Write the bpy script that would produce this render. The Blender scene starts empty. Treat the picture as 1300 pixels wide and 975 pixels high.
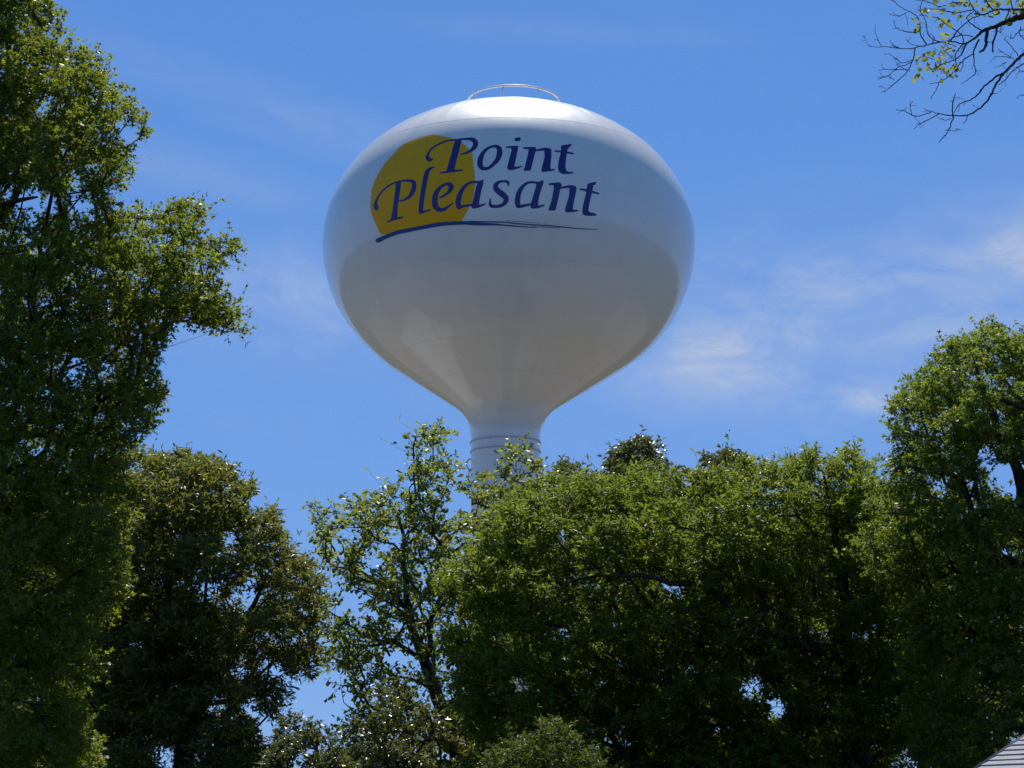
import bpy, math, random
import numpy as np
from math import radians as rad
SC = bpy.context.scene
rng = np.random.default_rng(11)
random.seed(11)

# ------------------------------------------------------------------ camera
FPX, PW, PH = 2700.0, 1300.0, 975.0
PITCH, CAMZ = rad(12.3), 1.6
cam_d = bpy.data.cameras.new("camera")
cam_d.sensor_width = 36.0
cam_d.lens = FPX / PW * 36.0
cam_d.clip_start = 0.1
cam_d.clip_end = 6000
cam = bpy.data.objects.new("camera", cam_d)
SC.collection.objects.link(cam)
cam.location = (0, 0, CAMZ)
cam.rotation_euler = (math.pi / 2 + PITCH, 0, 0)
SC.camera = cam
SC.render.resolution_x, SC.render.resolution_y = 1024, 768

# ------------------------------------------------------------------ light
SUN_EL, SUN_AZ = rad(57.5), rad(3)          # azimuth from +Y towards +X
EXPOSURE = 0.0
w = bpy.data.worlds.new("World")
SC.world = w
w.use_nodes = True
nt = w.node_tree
nt.nodes.clear()
def N(t, kind, **kw):
    n = t.nodes.new(kind)
    for k, v in kw.items():
        setattr(n, k, v)
    return n
wo = N(nt, "ShaderNodeOutputWorld")
bg = N(nt, "ShaderNodeBackground")
bg.inputs[1].default_value = 0.068
sky = N(nt, "ShaderNodeTexSky", sky_type="NISHITA")
sky.sun_disc = False
sky.sun_elevation = SUN_EL
sky.sun_rotation = SUN_AZ
sky.altitude = 0
sky.air_density = 1.0
sky.dust_density = 0.3
sky.ozone_density = 4.0
hs = N(nt, "ShaderNodeHueSaturation")
hs.inputs["Saturation"].default_value = 1.18
hs.inputs["Value"].default_value = 1.0
nt.links.new(sky.outputs[0], hs.inputs["Color"])
# thin cirrus, laid out by direction
geo = N(nt, "ShaderNodeTexCoord")
sep = N(nt, "ShaderNodeSeparateXYZ")
nt.links.new(geo.outputs["Generated"], sep.inputs[0])
def mth(op, a, b=None, clamp=False):
    n = N(nt, "ShaderNodeMath", operation=op, use_clamp=clamp)
    for i, v in enumerate((a, b)):
        if v is None:
            continue
        if isinstance(v, (int, float)):
            n.inputs[i].default_value = v
        else:
            nt.links.new(v, n.inputs[i])
    return n.outputs[0]
az = mth("ARCTAN2", sep.outputs[0], sep.outputs[1])
el = mth("ARCSINE", sep.outputs[2])
cmb = N(nt, "ShaderNodeCombineXYZ")
nt.links.new(mth("ADD", mth("MULTIPLY", az, 1.0), mth("MULTIPLY", el, 0.5)), cmb.inputs[0])
nt.links.new(mth("MULTIPLY", el, 2.3), cmb.inputs[1])
def noise(scale, detail, rough, dist=0.0, off=0.0):
    n = N(nt, "ShaderNodeTexNoise")
    n.inputs["Scale"].default_value = scale
    n.inputs["Detail"].default_value = detail
    n.inputs["Roughness"].default_value = rough
    n.inputs["Distortion"].default_value = dist
    mp = N(nt, "ShaderNodeMapping")
    mp.inputs["Location"].default_value = (off, off * 0.7, off * 1.3)
    nt.links.new(cmb.outputs[0], mp.inputs["Vector"])
    nt.links.new(mp.outputs[0], n.inputs["Vector"])
    return n.outputs["Fac"]
def aeof(px, py):
    x, y, z = (px - PW/2)/FPX, (PH/2 - py)/FPX, 1.0
    Y = z*math.cos(PITCH) - y*math.sin(PITCH)
    Z = z*math.sin(PITCH) + y*math.cos(PITCH)
    l = math.sqrt(x*x + Y*Y + Z*Z)
    return math.atan2(x, Y), math.asin(Z/l)
def smooth(v, lo, hi):
    n = N(nt, "ShaderNodeMapRange", interpolation_type="SMOOTHSTEP")
    nt.links.new(v, n.inputs[0])
    n.inputs[1].default_value, n.inputs[2].default_value = lo, hi
    return n.outputs[0]
fine = smooth(noise(17, 9, 0.66, 0.9, 3.1), 0.30, 0.76)
wisp = smooth(noise(9, 6, 0.6, 1.2, 5.7), 0.30, 0.72)
total = None
# centre x,y, half width, half height (as seen), slope, strength
for (px, py, hw, hh, sl, st) in [(930, 455, 135, 56, -0.08, 0.80), (1015, 440, 52, 34, 0.0, 0.50), (1265, 345, 130, 62, -0.30, 0.62),
                                 (1115, 500, 75, 26, 0.1, 0.52), (330, 135, 260, 34, 0.28, 0.12), (350, 380, 190, 70, 0.1, 0.26),
                                 (720, 42, 190, 16, 0.05, 0.09), (1120, 395, 330, 110, -0.1, 0.36), (260, 225, 160, 30, 0.15, 0.20)]:
    a0, e0 = aeof(px, py)
    da = mth("SUBTRACT", az, a0)
    de = mth("SUBTRACT", el, e0)
    de2 = mth("ADD", de, mth("MULTIPLY", da, sl))
    r2 = mth("ADD", mth("POWER", mth("ABSOLUTE", mth("DIVIDE", da, hw/FPX)), 2.0),
             mth("POWER", mth("ABSOLUTE", mth("DIVIDE", de2, hh/FPX)), 2.0))
    g = mth("MULTIPLY", mth("EXPONENT", mth("MULTIPLY", r2, -1.0)), st)
    total = g if total is None else mth("MAXIMUM", total, g)
# elsewhere: the same thin wisps over the whole dome
rest = mth("MULTIPLY", smooth(noise(3.0, 5, 0.55, 0.5, 9.0), 0.50, 0.82), 0.22)
total = mth("MAXIMUM", total, rest)
cov = mth("MULTIPLY", total, mth("ADD", mth("MULTIPLY", mth("MULTIPLY", fine, mth("ADD", wisp, 0.5)), 0.95), 0.30), clamp=True)
# deep polarised blue, the same all round: mixed into the physical sky by height only
rp = N(nt, "ShaderNodeValToRGB")
cr = rp.color_ramp
cr.elements[0].position, cr.elements[0].color = 0.0, (0.30, 0.62, 1.30, 1)
cr.elements[1].position, cr.elements[1].color = 0.36, (0.165, 0.44, 1.16, 1)
for ps_, c_ in ((0.17, (0.235, 0.53, 1.25, 1)), (0.65, (0.12, 0.27, 0.60, 1)), (1.0, (0.10, 0.22, 0.46, 1))):
    e_ = cr.elements.new(ps_); e_.color = c_
nt.links.new(sep.outputs[2], rp.inputs[0])
rs_ = N(nt, "ShaderNodeMixRGB", blend_type="MULTIPLY"); rs_.inputs[0].default_value = 1
nt.links.new(rp.outputs[0], rs_.inputs[1]); rs_.inputs[2].default_value = (10, 10, 10, 1)
mxs = N(nt, "ShaderNodeMixRGB"); mxs.inputs[0].default_value = 0.8
nt.links.new(hs.outputs[0], mxs.inputs[1]); nt.links.new(rs_.outputs[0], mxs.inputs[2])
cm = N(nt, "ShaderNodeMixRGB")
nt.links.new(cov, cm.inputs[0])
nt.links.new(mxs.outputs[0], cm.inputs[1])
cm.inputs[2].default_value = (9.2, 9.6, 10.2, 1)
nt.links.new(cm.outputs[0], bg.inputs[0])
nt.links.new(bg.outputs[0], wo.inputs[0])

sd = bpy.data.lights.new("sun", "SUN")
sd.energy = 5.0
sd.angle = rad(0.53)
sd.color = (1.0, 0.955, 0.88)
so = bpy.data.objects.new("sun", sd)
SC.collection.objects.link(so)
so.rotation_euler = (math.pi/2 - SUN_EL, 0, math.pi - SUN_AZ)
so.location = (0, 40, 80)
SC.view_settings.view_transform = 'Standard'
SC.view_settings.look = 'None'
SC.view_settings.exposure = EXPOSURE
SC.view_settings.gamma = 1.0
SC.view_settings.use_curve_mapping = False
SC.cycles.max_bounces = 8
SC.cycles.transparent_max_bounces = 8

# ------------------------------------------------------------------ helpers
def ray(px, py):
    px = np.asarray(px, float); py = np.asarray(py, float)
    x, y = (px - PW/2)/FPX, (PH/2 - py)/FPX
    d = np.stack([x, math.cos(PITCH) - y*math.sin(PITCH), math.sin(PITCH) + y*math.cos(PITCH)], -1)
    return d
def at(px, py, Y):
    """point of the place at depth Y that stands at this bearing"""
    d = ray(px, py)
    Y = np.asarray(Y, float)
    t = Y / d[..., 1]
    p = d * t[..., None]
    p[..., 2] += CAMZ
    return p

def link(o, parent=None):
    SC.collection.objects.link(o)
    if parent is not None:
        o.parent = parent
    return o
def tag(o, label=None, cat=None, group=None, kind=None):
    if label: o["label"] = label
    if cat: o["category"] = cat
    if group: o["group"] = group
    if kind: o["kind"] = kind
    return o
def empty(name, loc, rz=0):
    o = bpy.data.objects.new(name, None)
    link(o)
    o.location = [float(v) for v in loc]
    o.rotation_euler = (0, 0, rz)
    o.empty_display_size = 0.5
    return o
def mesh_np(name, V, F, mat, parent=None, smooth_=False, origin=(0, 0, 0)):
    """V (n,3) array, F (m,k) array or list of arrays of equal sides"""
    V = np.asarray(V, np.float32) - np.asarray(origin, np.float32)
    Fs = F if isinstance(F, list) else [F]
    Fs = [np.asarray(f, np.int32) for f in Fs if len(f)]
    me = bpy.data.meshes.new(name)
    me.vertices.add(len(V))
    me.vertices.foreach_set("co", V.ravel())
    loops = np.concatenate([f.ravel() for f in Fs])
    tot = np.concatenate([np.full(len(f), f.shape[1], np.int32) for f in Fs])
    st = np.concatenate([[0], np.cumsum(tot)[:-1]]).astype(np.int32)
    me.loops.add(len(loops))
    me.loops.foreach_set("vertex_index", loops)
    me.polygons.add(len(tot))
    me.polygons.foreach_set("loop_start", st)
    me.polygons.foreach_set("loop_total", tot)
    if smooth_:
        me.polygons.foreach_set("use_smooth", np.ones(len(tot), bool))
    me.update(calc_edges=True)
    me.materials.append(mat)
    o = bpy.data.objects.new(name, me)
    link(o, parent)
    return o
class MB:
    def __init__(s): s.V, s.Q, s.T, s.n = [], [], [], 0
    def add(s, V, Q=None, T=None):
        V = np.asarray(V, float).reshape(-1, 3)
        if Q is not None and len(Q): s.Q.append(np.asarray(Q) + s.n)
        if T is not None and len(T): s.T.append(np.asarray(T) + s.n)
        s.V.append(V); s.n += len(V)
    def box(s, c, h, rz=0):
        c = np.array(c, float)
        V = np.array([[x, y, z] for x in (-1, 1) for y in (-1, 1) for z in (-1, 1)], float) * h
        R = np.array([[math.cos(rz), -math.sin(rz), 0], [math.sin(rz), math.cos(rz), 0], [0, 0, 1]])
        s.add(V @ R.T + c, Q=[[0, 1, 3, 2], [4, 6, 7, 5], [0, 4, 5, 1], [2, 3, 7, 6], [0, 2, 6, 4], [1, 5, 7, 3]])
    def tube(s, P, R, n=6, cap=True, closed=False):
        P = np.asarray(P, float); R = np.broadcast_to(np.asarray(R, float), (len(P),))
        m = len(P)
        if closed: T = np.roll(P, -1, 0) - np.roll(P, 1, 0)
        else: T = np.gradient(P, axis=0)
        T /= np.linalg.norm(T, axis=1)[:, None] + 1e-12
        ref = np.array([0.13, 0.21, 0.97]) if abs(T[0, 2]) < 0.9 else np.array([0.97, 0.2, 0.1])
        U = np.empty_like(P)
        u = np.cross(T[0], ref); u /= np.linalg.norm(u); U[0] = u
        for i in range(1, m):
            u = u - T[i] * (u @ T[i]); l = np.linalg.norm(u)
            u = u / l if l > 1e-6 else U[i-1]
            U[i] = u
        W = np.cross(T, U)
        a = np.arange(n) * 2 * math.pi / n
        V = P[:, None] + R[:, None, None] * (np.cos(a)[None, :, None] * U[:, None] + np.sin(a)[None, :, None] * W[:, None])
        i = np.arange(m if closed else m - 1)[:, None]; j = np.arange(n)[None]
        i2 = (i + 1) % m; j2 = (j + 1) % n
        Q = np.stack([i*n + j + 0*i, i*n + j2, i2*n + j2, i2*n + j], -1).reshape(-1, 4)
        V = V.reshape(-1, 3)
        if cap and not closed:
            T_ = [[j_, (j_+1) % n, m*n] for j_ in range(n)] + [[(m-1)*n + (j_+1) % n, (m-1)*n + j_, m*n + 1] for j_ in range(n)]
            V = np.vstack([V, P[0], P[-1]])
            s.add(V, Q, [[t[1], t[0], t[2]] for t in T_])
        else:
            s.add(V, Q)
    def build(s, name, mat, parent=None, smooth_=False):
        F = []
        if s.Q: F.append(np.concatenate(s.Q))
        if s.T: F.append(np.concatenate(s.T))
        return mesh_np(name, np.concatenate(s.V), F, mat, parent, smooth_, getattr(s, "origin", (0, 0, 0)))

# ------------------------------------------------------------------ materials
def mat(name, col, rough=0.6, spec=0.5, bump=None, var=None, metal=0.0, coat=0.0):
    """var=(scale, colour2, lo, hi): noise mix; bump=(scale, distance)"""
    m = bpy.data.materials.new(name); m.use_nodes = True
    t = m.node_tree; p = t.nodes["Principled BSDF"]
    p.inputs["Base Color"].default_value = (*col, 1)
    p.inputs["Roughness"].default_value = rough
    p.inputs["Specular IOR Level"].default_value = spec
    p.inputs["Metallic"].default_value = metal
    p.inputs["Coat Weight"].default_value = coat
    tc = N(t, "ShaderNodeTexCoord")
    if var:
        n = N(t, "ShaderNodeTexNoise"); n.inputs["Scale"].default_value = var[0]; n.inputs["Detail"].default_value = 6
        t.links.new(tc.outputs["Object"], n.inputs["Vector"])
        r = N(t, "ShaderNodeMapRange"); r.inputs[1].default_value, r.inputs[2].default_value = var[2], var[3]
        t.links.new(n.outputs["Fac"], r.inputs[0])
        x = N(t, "ShaderNodeMixRGB"); t.links.new(r.outputs[0], x.inputs[0])
        x.inputs[1].default_value = (*col, 1); x.inputs[2].default_value = (*var[1], 1)
        t.links.new(x.outputs[0], p.inputs["Base Color"])
    if bump:
        n = N(t, "ShaderNodeTexNoise"); n.inputs["Scale"].default_value = bump[0]; n.inputs["Detail"].default_value = 5
        t.links.new(tc.outputs["Object"], n.inputs["Vector"])
        b = N(t, "ShaderNodeBump"); b.inputs["Distance"].default_value = bump[1]
        t.links.new(n.outputs["Fac"], b.inputs["Height"]); t.links.new(b.outputs[0], p.inputs["Normal"])
    return m
def leaf_mat(name, c1, c2, trans, tfac=0.45, rough=0.38, spec=0.5):
    """c1..c2 reflected colour by leaf, trans: light let through"""
    m = bpy.data.materials.new(name); m.use_nodes = True
    t = m.node_tree; p = t.nodes["Principled BSDF"]; out = t.nodes["Material Output"]
    g = N(t, "ShaderNodeNewGeometry")
    x = N(t, "ShaderNodeMixRGB"); t.links.new(g.outputs["Random Per Island"], x.inputs[0])
    x.inputs[1].default_value = (*c1, 1); x.inputs[2].default_value = (*c2, 1)
    t.links.new(x.outputs[0], p.inputs["Base Color"])
    p.inputs["Roughness"].default_value = rough
    p.inputs["Specular IOR Level"].default_value = spec
    tr = N(t, "ShaderNodeBsdfTranslucent")
    y = N(t, "ShaderNodeMixRGB"); y.blend_type = "MULTIPLY"; y.inputs[0].default_value = 0.5
    y.inputs[1].default_value = (*trans, 1)
    r = N(t, "ShaderNodeMixRGB"); t.links.new(g.outputs["Random Per Island"], r.inputs[0])
    r.inputs[1].default_value = (0.45, 0.5, 0.5, 1); r.inputs[2].default_value = (1.3, 1.2, 0.9, 1)
    t.links.new(r.outputs[0], y.inputs[2])
    t.links.new(y.outputs[0], tr.inputs[0])
    mx = N(t, "ShaderNodeMixShader"); mx.inputs[0].default_value = tfac
    t.links.new(p.outputs[0], mx.inputs[1]); t.links.new(tr.outputs[0], mx.inputs[2])
    t.links.new(mx.outputs[0], out.inputs[0])
    return m

M = {}
# tank paint: glossy white enamel with faint vertical run streaks and dust
m = mat("white_tank_paint", (0.80, 0.80, 0.79), 0.45, 0.4, coat=1.0)
t = m.node_tree; p = t.nodes["Principled BSDF"]
p.inputs["Coat Roughness"].default_value = 0.12
tc = N(t, "ShaderNodeTexCoord")
sx = N(t, "ShaderNodeSeparateXYZ"); t.links.new(tc.outputs["Object"], sx.inputs[0])
an = N(t, "ShaderNodeMath", operation="ARCTAN2"); t.links.new(sx.outputs[0], an.inputs[0]); t.links.new(sx.outputs[1], an.inputs[1])
cb = N(t, "ShaderNodeCombineXYZ"); 
mm = N(t, "ShaderNodeMath", operation="MULTIPLY"); mm.inputs[1].default_value = 5.0; t.links.new(an.outputs[0], mm.inputs[0])
m2 = N(t, "ShaderNodeMath", operation="MULTIPLY"); m2.inputs[1].default_value = 0.12; t.links.new(sx.outputs[2], m2.inputs[0])
t.links.new(mm.outputs[0], cb.inputs[0]); t.links.new(m2.outputs[0], cb.inputs[1])
n1 = N(t, "ShaderNodeTexNoise"); n1.inputs["Scale"].default_value = 3.0; n1.inputs["Detail"].default_value = 7; n1.inputs["Roughness"].default_value = 0.65
t.links.new(cb.outputs[0], n1.inputs["Vector"])
n2 = N(t, "ShaderNodeTexNoise"); n2.inputs["Scale"].default_value = 0.7; n2.inputs["Detail"].default_value = 8
t.links.new(tc.outputs["Object"], n2.inputs["Vector"])
ml = N(t, "ShaderNodeMath", operation="MULTIPLY"); t.links.new(n1.outputs[0], ml.inputs[0]); t.links.new(n2.outputs[0], ml.inputs[1])
mr = N(t, "ShaderNodeMapRange"); mr.inputs[1].default_value, mr.inputs[2].default_value = 0.12, 0.42; t.links.new(ml.outputs[0], mr.inputs[0])
mc = N(t, "ShaderNodeMixRGB"); t.links.new(mr.outputs[0], mc.inputs[0])
mc.inputs[1].default_value = (0.80, 0.78, 0.735, 1); mc.inputs[2].default_value = (0.865, 0.85, 0.815, 1)
t.links.new(mc.outputs[0], p.inputs["Base Color"])
rr = N(t, "ShaderNodeMapRange"); rr.inputs[1].default_value, rr.inputs[2].default_value = 0.3, 0.7
rr.inputs[3].default_value, rr.inputs[4].default_value = 0.40, 0.55; t.links.new(n1.outputs[0], rr.inputs[0])
t.links.new(rr.outputs[0], p.inputs["Roughness"])
M["tank"] = m
M["steel"] = mat("white_painted_steel", (0.78, 0.78, 0.77), 0.4, var=(9, (0.66, 0.65, 0.62), 0.5, 0.8))
M["seam"] = mat("weld_seam_paint", (0.72, 0.72, 0.70), 0.5)
M["band"] = mat("grey_band_steel", (0.58, 0.59, 0.60), 0.5, var=(6, (0.48, 0.49, 0.50), 0.45, 0.75))
M["navy"] = mat("navy_letter_paint", (0.012, 0.018, 0.17), 0.35, var=(14, (0.02, 0.028, 0.22), 0.4, 0.8))
M["blue"] = mat("blue_brush_paint", (0.012, 0.065, 0.23), 0.4, var=(10, (0.02, 0.085, 0.28), 0.4, 0.8))
M["gold"] = mat("gold_disc_paint", (0.93, 0.45, 0.003), 0.5, 0.25, var=(1.6, (0.84, 0.41, 0.004), 0.35, 0.7))
M["bark_dark"] = mat("dark_brown_bark", (0.055, 0.043, 0.034), 0.85, 0.2, bump=(30, 0.02), var=(12, (0.10, 0.085, 0.07), 0.45, 0.75))
M["bark_grey"] = mat("grey_brown_bark", (0.10, 0.085, 0.072), 0.85, 0.2, bump=(24, 0.02), var=(9, (0.16, 0.145, 0.13), 0.45, 0.75))
M["grass"] = mat("lawn_grass", (0.035, 0.045, 0.016), 0.9, 0.1, var=(0.06, (0.055, 0.055, 0.026), 0.4, 0.65), bump=(6, 0.05))
M["lot"] = mat("pale_gravel", (0.19, 0.162, 0.122), 0.9, 0.1, var=(0.8, (0.135, 0.115, 0.09), 0.4, 0.7), bump=(20, 0.02))
M["siding"] = mat("white_lap_siding", (0.74, 0.74, 0.72), 0.5)
M["trim"] = mat("dark_blue_trim", (0.03, 0.035, 0.06), 0.5)
M["glass"] = mat("window_glass", (0.03, 0.035, 0.04), 0.05)
M["shingle"] = mat("pale_grey_shingle", (0.40, 0.39, 0.42), 0.9, 0.2, bump=(90, 0.004), var=(60, (0.30, 0.295, 0.33), 0.4, 0.65))
M["felt"] = mat("roof_underlay", (0.05, 0.05, 0.055), 0.9)

# ------------------------------------------------------------------ ground
def sheet(name, x0, x1, y0, y1, z, m, n=60, amp=0.0):
    X, Y = np.meshgrid(np.linspace(x0, x1, n), np.linspace(y0, y1, n), indexing="ij")
    Z = np.full_like(X, z)
    V = np.stack([X, Y, Z], -1).reshape(-1, 3)
    i, j = np.meshgrid(np.arange(n-1), np.arange(n-1), indexing="ij")
    Q = np.stack([i*n+j, (i+1)*n+j, (i+1)*n+j+1, i*n+j+1], -1).reshape(-1, 4)
    o = mesh_np(name, V, Q, m); o["kind"] = "structure"; return o
sheet("ground", -2500, 2500, -2500, 2500, 0.0, M["grass"], 20)
sheet("gravel_yard", -62, 58, 70, 175, 0.004, M["lot"], 8)  # unseen yard, widened to bounce more light up to the tank
M["slab"] = mat("pale_added_slab", (0.50, 0.48, 0.44), 0.85, 0.2, var=(0.5, (0.42, 0.40, 0.36), 0.4, 0.7))
sheet("added_reflection_slab", -31, -14, 103, 129, 0.008, M["slab"], 8)  # unseen slab added to make the bright reflection low on the tank

# ------------------------------------------------------------------ water tower
TX, TY = -0.155, 105.0
R0_, ZQ, AUP, BLO, PSI, RS, RHO = 9.5215, 31.7274, 7.50, 7.9649, 0.9082, 1.7346, 2.1021
def build_profile():
    th = np.linspace(math.pi/2, 0, 70)
    up = np.c_[R0_*np.cos(th), ZQ + AUP*np.sin(th)]
    zs = 35.89                       # the roof plates meet the shell in a slight crease
    up[:, 1] = np.where(up[:, 1] > zs, zs + (up[:, 1]-zs)*0.93, up[:, 1])
    ph = np.linspace(0, PSI, 50)[1:]
    lo = np.c_[R0_*np.cos(ph), ZQ - BLO*np.sin(ph)]
    tt = np.array([-R0_*math.sin(PSI), -BLO*math.cos(PSI)]); tt /= np.linalg.norm(tt)
    p0 = lo[-1]; nr = np.array([-tt[1], tt[0]])
    s = (RS + RHO - RHO*nr[0] - p0[0]) / tt[0]
    c = p0 + s*tt + RHO*nr
    a0 = math.atan2(-nr[1], -nr[0])
    if a0 < 0: a0 += 2*math.pi
    a1 = np.linspace(a0, math.pi, 26) if a0 > math.pi/2 else np.linspace(a0, math.pi, 26)
    fl = c + RHO*np.c_[np.cos(a1), np.sin(a1)]
    ln = p0 + np.linspace(0, s, 26)[1:-1, None]*tt
    return np.vstack([up, lo, ln, fl]), p0[1], p0 + s*tt, fl[-1, 1]
PROF, Z_CONE, P_FIL, Z_STEM = build_profile()
def prof_r(z):
    return np.interp(z, PROF[::-1, 1], PROF[::-1, 0])
def shift_x(z):   # the shaft stands a hand's breadth left of the bowl's axis
    return -0.17 * np.clip((26.5 - np.asarray(z, float)) / 4.5, 0, 1)
tower = empty("water_tower", (TX, TY, 0))
tag(tower, "white spheroid water tower with dark blue lettering over a yellow disc", "water tower")
def revolve(name, prof, n, m, parent, smooth_=True, origin=(0, 0, 0)):
    a = np.linspace(0, 2*math.pi, n, endpoint=False)
    r, z = prof[:, 0], prof[:, 1]
    V = np.stack([r[:, None]*np.cos(a) + shift_x(z)[:, None], r[:, None]*np.sin(a), z[:, None] + 0*a], -1)
    k = len(prof)
    i, j = np.meshgrid(np.arange(k-1), np.arange(n), indexing="ij")
    Q = np.stack([i*n+j, (i+1)*n+j, (i+1)*n+(j+1) % n, i*n+(j+1) % n], -1).reshape(-1, 4)
    return mesh_np(name, V.reshape(-1, 3), Q, m, parent, smooth_, origin)
PROF[0, 0] = 0.001
tank = revolve("tank", PROF, 320, M["tank"], tower)
stemp = [(RS, Z_STEM), (RS, 20), (RS, 15), (RS, 10), (RS+.02, 7), (RS+.35, 4.6), (RS+1.1, 2.4), (RS+2.0, 0.0)]
stem = revolve("stem", np.array(stemp), 96, M["tank"], tower)
def ring_bead(z, off=0.0, rt=0.02, n=200):
    a = np.linspace(0, 2*math.pi, n, endpoint=False); r = prof_r(z) if z > Z_STEM else RS
    return np.c_[(r+off)*np.cos(a) + shift_x(z), (r+off)*np.sin(a), np.full(n, z)]
def z_at(py, above):
    """height of the tank skin on its near meridian seen at image row py"""
    zz = np.linspace(33, 38.9, 400) if above else np.linspace(12, 31, 900)
    rr_ = np.where(zz > Z_STEM, prof_r(zz), RS)
    Yd = TY - rr_
    zc = zz - CAMZ
    y = PH/2 - FPX*(zc*math.cos(PITCH) - Yd*math.sin(PITCH)) / (Yd*math.cos(PITCH) + zc*math.sin(PITCH))
    return float(zz[np.argmin(abs(y-py))])
for z in (z_at(149, True), ZQ - 3.1, Z_CONE + 0.15, 24.3):
    b = MB(); b.tube(ring_bead(z, -0.004), 0.009, 5, closed=True)
    b.build("weld_seam", M["seam"], tower, True)
# upright plate seams between the ring seams
zc = [38.2, z_at(149, True), ZQ-3.1, Z_CONE+0.15, 24.3]
b = MB()
for k in (0, 2, 3):
    cnt = (12, 20, 20, 16)[k]
    for q in range(cnt):
        a = (q + 0.5*(k % 2) + 0.21)*2*math.pi/cnt
        z = np.linspace(zc[k], zc[k+1], 14); r = prof_r(z) - 0.004
        b.tube(np.c_[r*np.cos(a) + shift_x(z), r*np.sin(a), z], 0.009, 4, cap=False)
tag(b.build("plate_seams", M["tank"], tower, True), kind="stuff")
for py_ in (554.0, 566.0):
    z = z_at(py_, False)
    b = MB(); b.tube(ring_bead(z, 0.022, n=96), 0.038, 6, closed=True)
    b.build("stem_band", M["band"], tower, True)
# little loop of conduit at the left side of the shaft
zl = z_at(566, False) - 0.62
a = np.linspace(-0.2, math.pi+0.2, 14)
b = MB(); b.tube(np.c_[shift_x(zl) - RS - 0.02 - 0.20*np.sin(a), 0*a - 0.1, zl + 0.26*np.cos(a)], 0.035, 6)
b.box((float(shift_x(zl)) - RS - 0.05, -0.1, zl-0.3), (0.09, 0.07, 0.05))
b.build("conduit_loop", M["band"], tower, True)
# crown handrail
HX, HR = 0.22, 2.36
# height so that the near point of the top rail stands at row 108.5
Yd = TY - HR; yv = (PH/2 - 108.5)/FPX
zr = CAMZ + Yd*(math.sin(PITCH) + yv*math.cos(PITCH))/(math.cos(PITCH) - yv*math.sin(PITCH))
rail = empty("handrail", (HX, 0, 0)); rail.parent = tower
a = np.linspace(0, 2*math.pi, 96, endpoint=False)
b = MB(); b.tube(np.c_[HR*np.cos(a), HR*np.sin(a), np.full(96, zr)], 0.06, 8, closed=True); b.build("top_rail", M["steel"], rail, True)
b = MB(); b.tube(np.c_[HR*np.cos(a), HR*np.sin(a), np.full(96, zr-0.62)], 0.025, 6, closed=True); b.build("mid_rail", M["steel"], rail, True)
for k in range(8):
    an_ = rad(-90 - 13 + 45*k)
    x, y = HR*math.cos(an_), HR*math.sin(an_)
    zb = float(np.interp(math.hypot(x+HX, y), PROF[:60, 0], PROF[:60, 1]))
    b = MB(); b.tube([(x, y, zb-0.02), (x, y, zr-0.02)], 0.038, 8); b.build("rail_post", M["steel"], rail, True)
b = MB(); a = np.linspace(0, 2*math.pi, 28, endpoint=False)
b.tube([(-0.8, -0.3, PROF[0, 1]-.1), (-0.8, -0.3, PROF[0, 1]+.2)], 0.4, 20); b.build("roof_hatch", M["steel"], tower)

# -- lettering: drawn as pen strokes, cut to clean outlines, laid on the tank skin
def catmull(P, k=8):
    P = np.asarray(P, float)
    if len(P) < 3: return P
    E = np.vstack([2*P[0]-P[1], P, 2*P[-1]-P[-2]])
    out = []
    for i in range(1, len(E)-2):
        p0, p1, p2, p3 = E[i-1:i+3]
        for s in np.linspace(0, 1, k, endpoint=False):
            out.append(0.5*((2*p1) + (-p0+p2)*s + (2*p0-5*p1+4*p2-p3)*s*s + (-p0+3*p1-3*p2+p3)*s**3))
    out.append(P[-1])
    return np.array(out)
def sdf_strokes(X, Y, strokes):
    D = np.full(X.shape, 1e9)
    for S in strokes:
        S = catmull(S)
        for a_, b_ in zip(S[:-1], S[1:]):
            d = b_[:2]-a_[:2]; L2 = d @ d + 1e-12
            tt = np.clip(((X-a_[0])*d[0] + (Y-a_[1])*d[1])/L2, 0, 1)
            r = (a_[2] + tt*(b_[2]-a_[2]))/2
            D = np.minimum(D, np.hypot(X-a_[0]-tt*d[0], Y-a_[1]-tt*d[1]) - r)
    return D
def sdf_poly(X, Y, P, sm=True):
    P = np.asarray(P, float)
    inside = np.zeros(X.shape, bool); D = np.full(X.shape, 1e9)
    for a_, b_ in zip(P, np.roll(P, -1, 0)):
        d = b_-a_; L2 = d @ d + 1e-12
        tt = np.clip(((X-a_[0])*d[0] + (Y-a_[1])*d[1])/L2, 0, 1)
        D = np.minimum(D, np.hypot(X-a_[0]-tt*d[0], Y-a_[1]-tt*d[1]))
        c = (a_[1] > Y) != (b_[1] > Y)
        xx = (b_[0]-a_[0])*(Y-a_[1])/((b_[1]-a_[1]) if abs(b_[1]-a_[1]) > 1e-12 else 1e-12) + a_[0]
        inside ^= c & (X < xx)
    return np.where(inside, -D, D)
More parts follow.
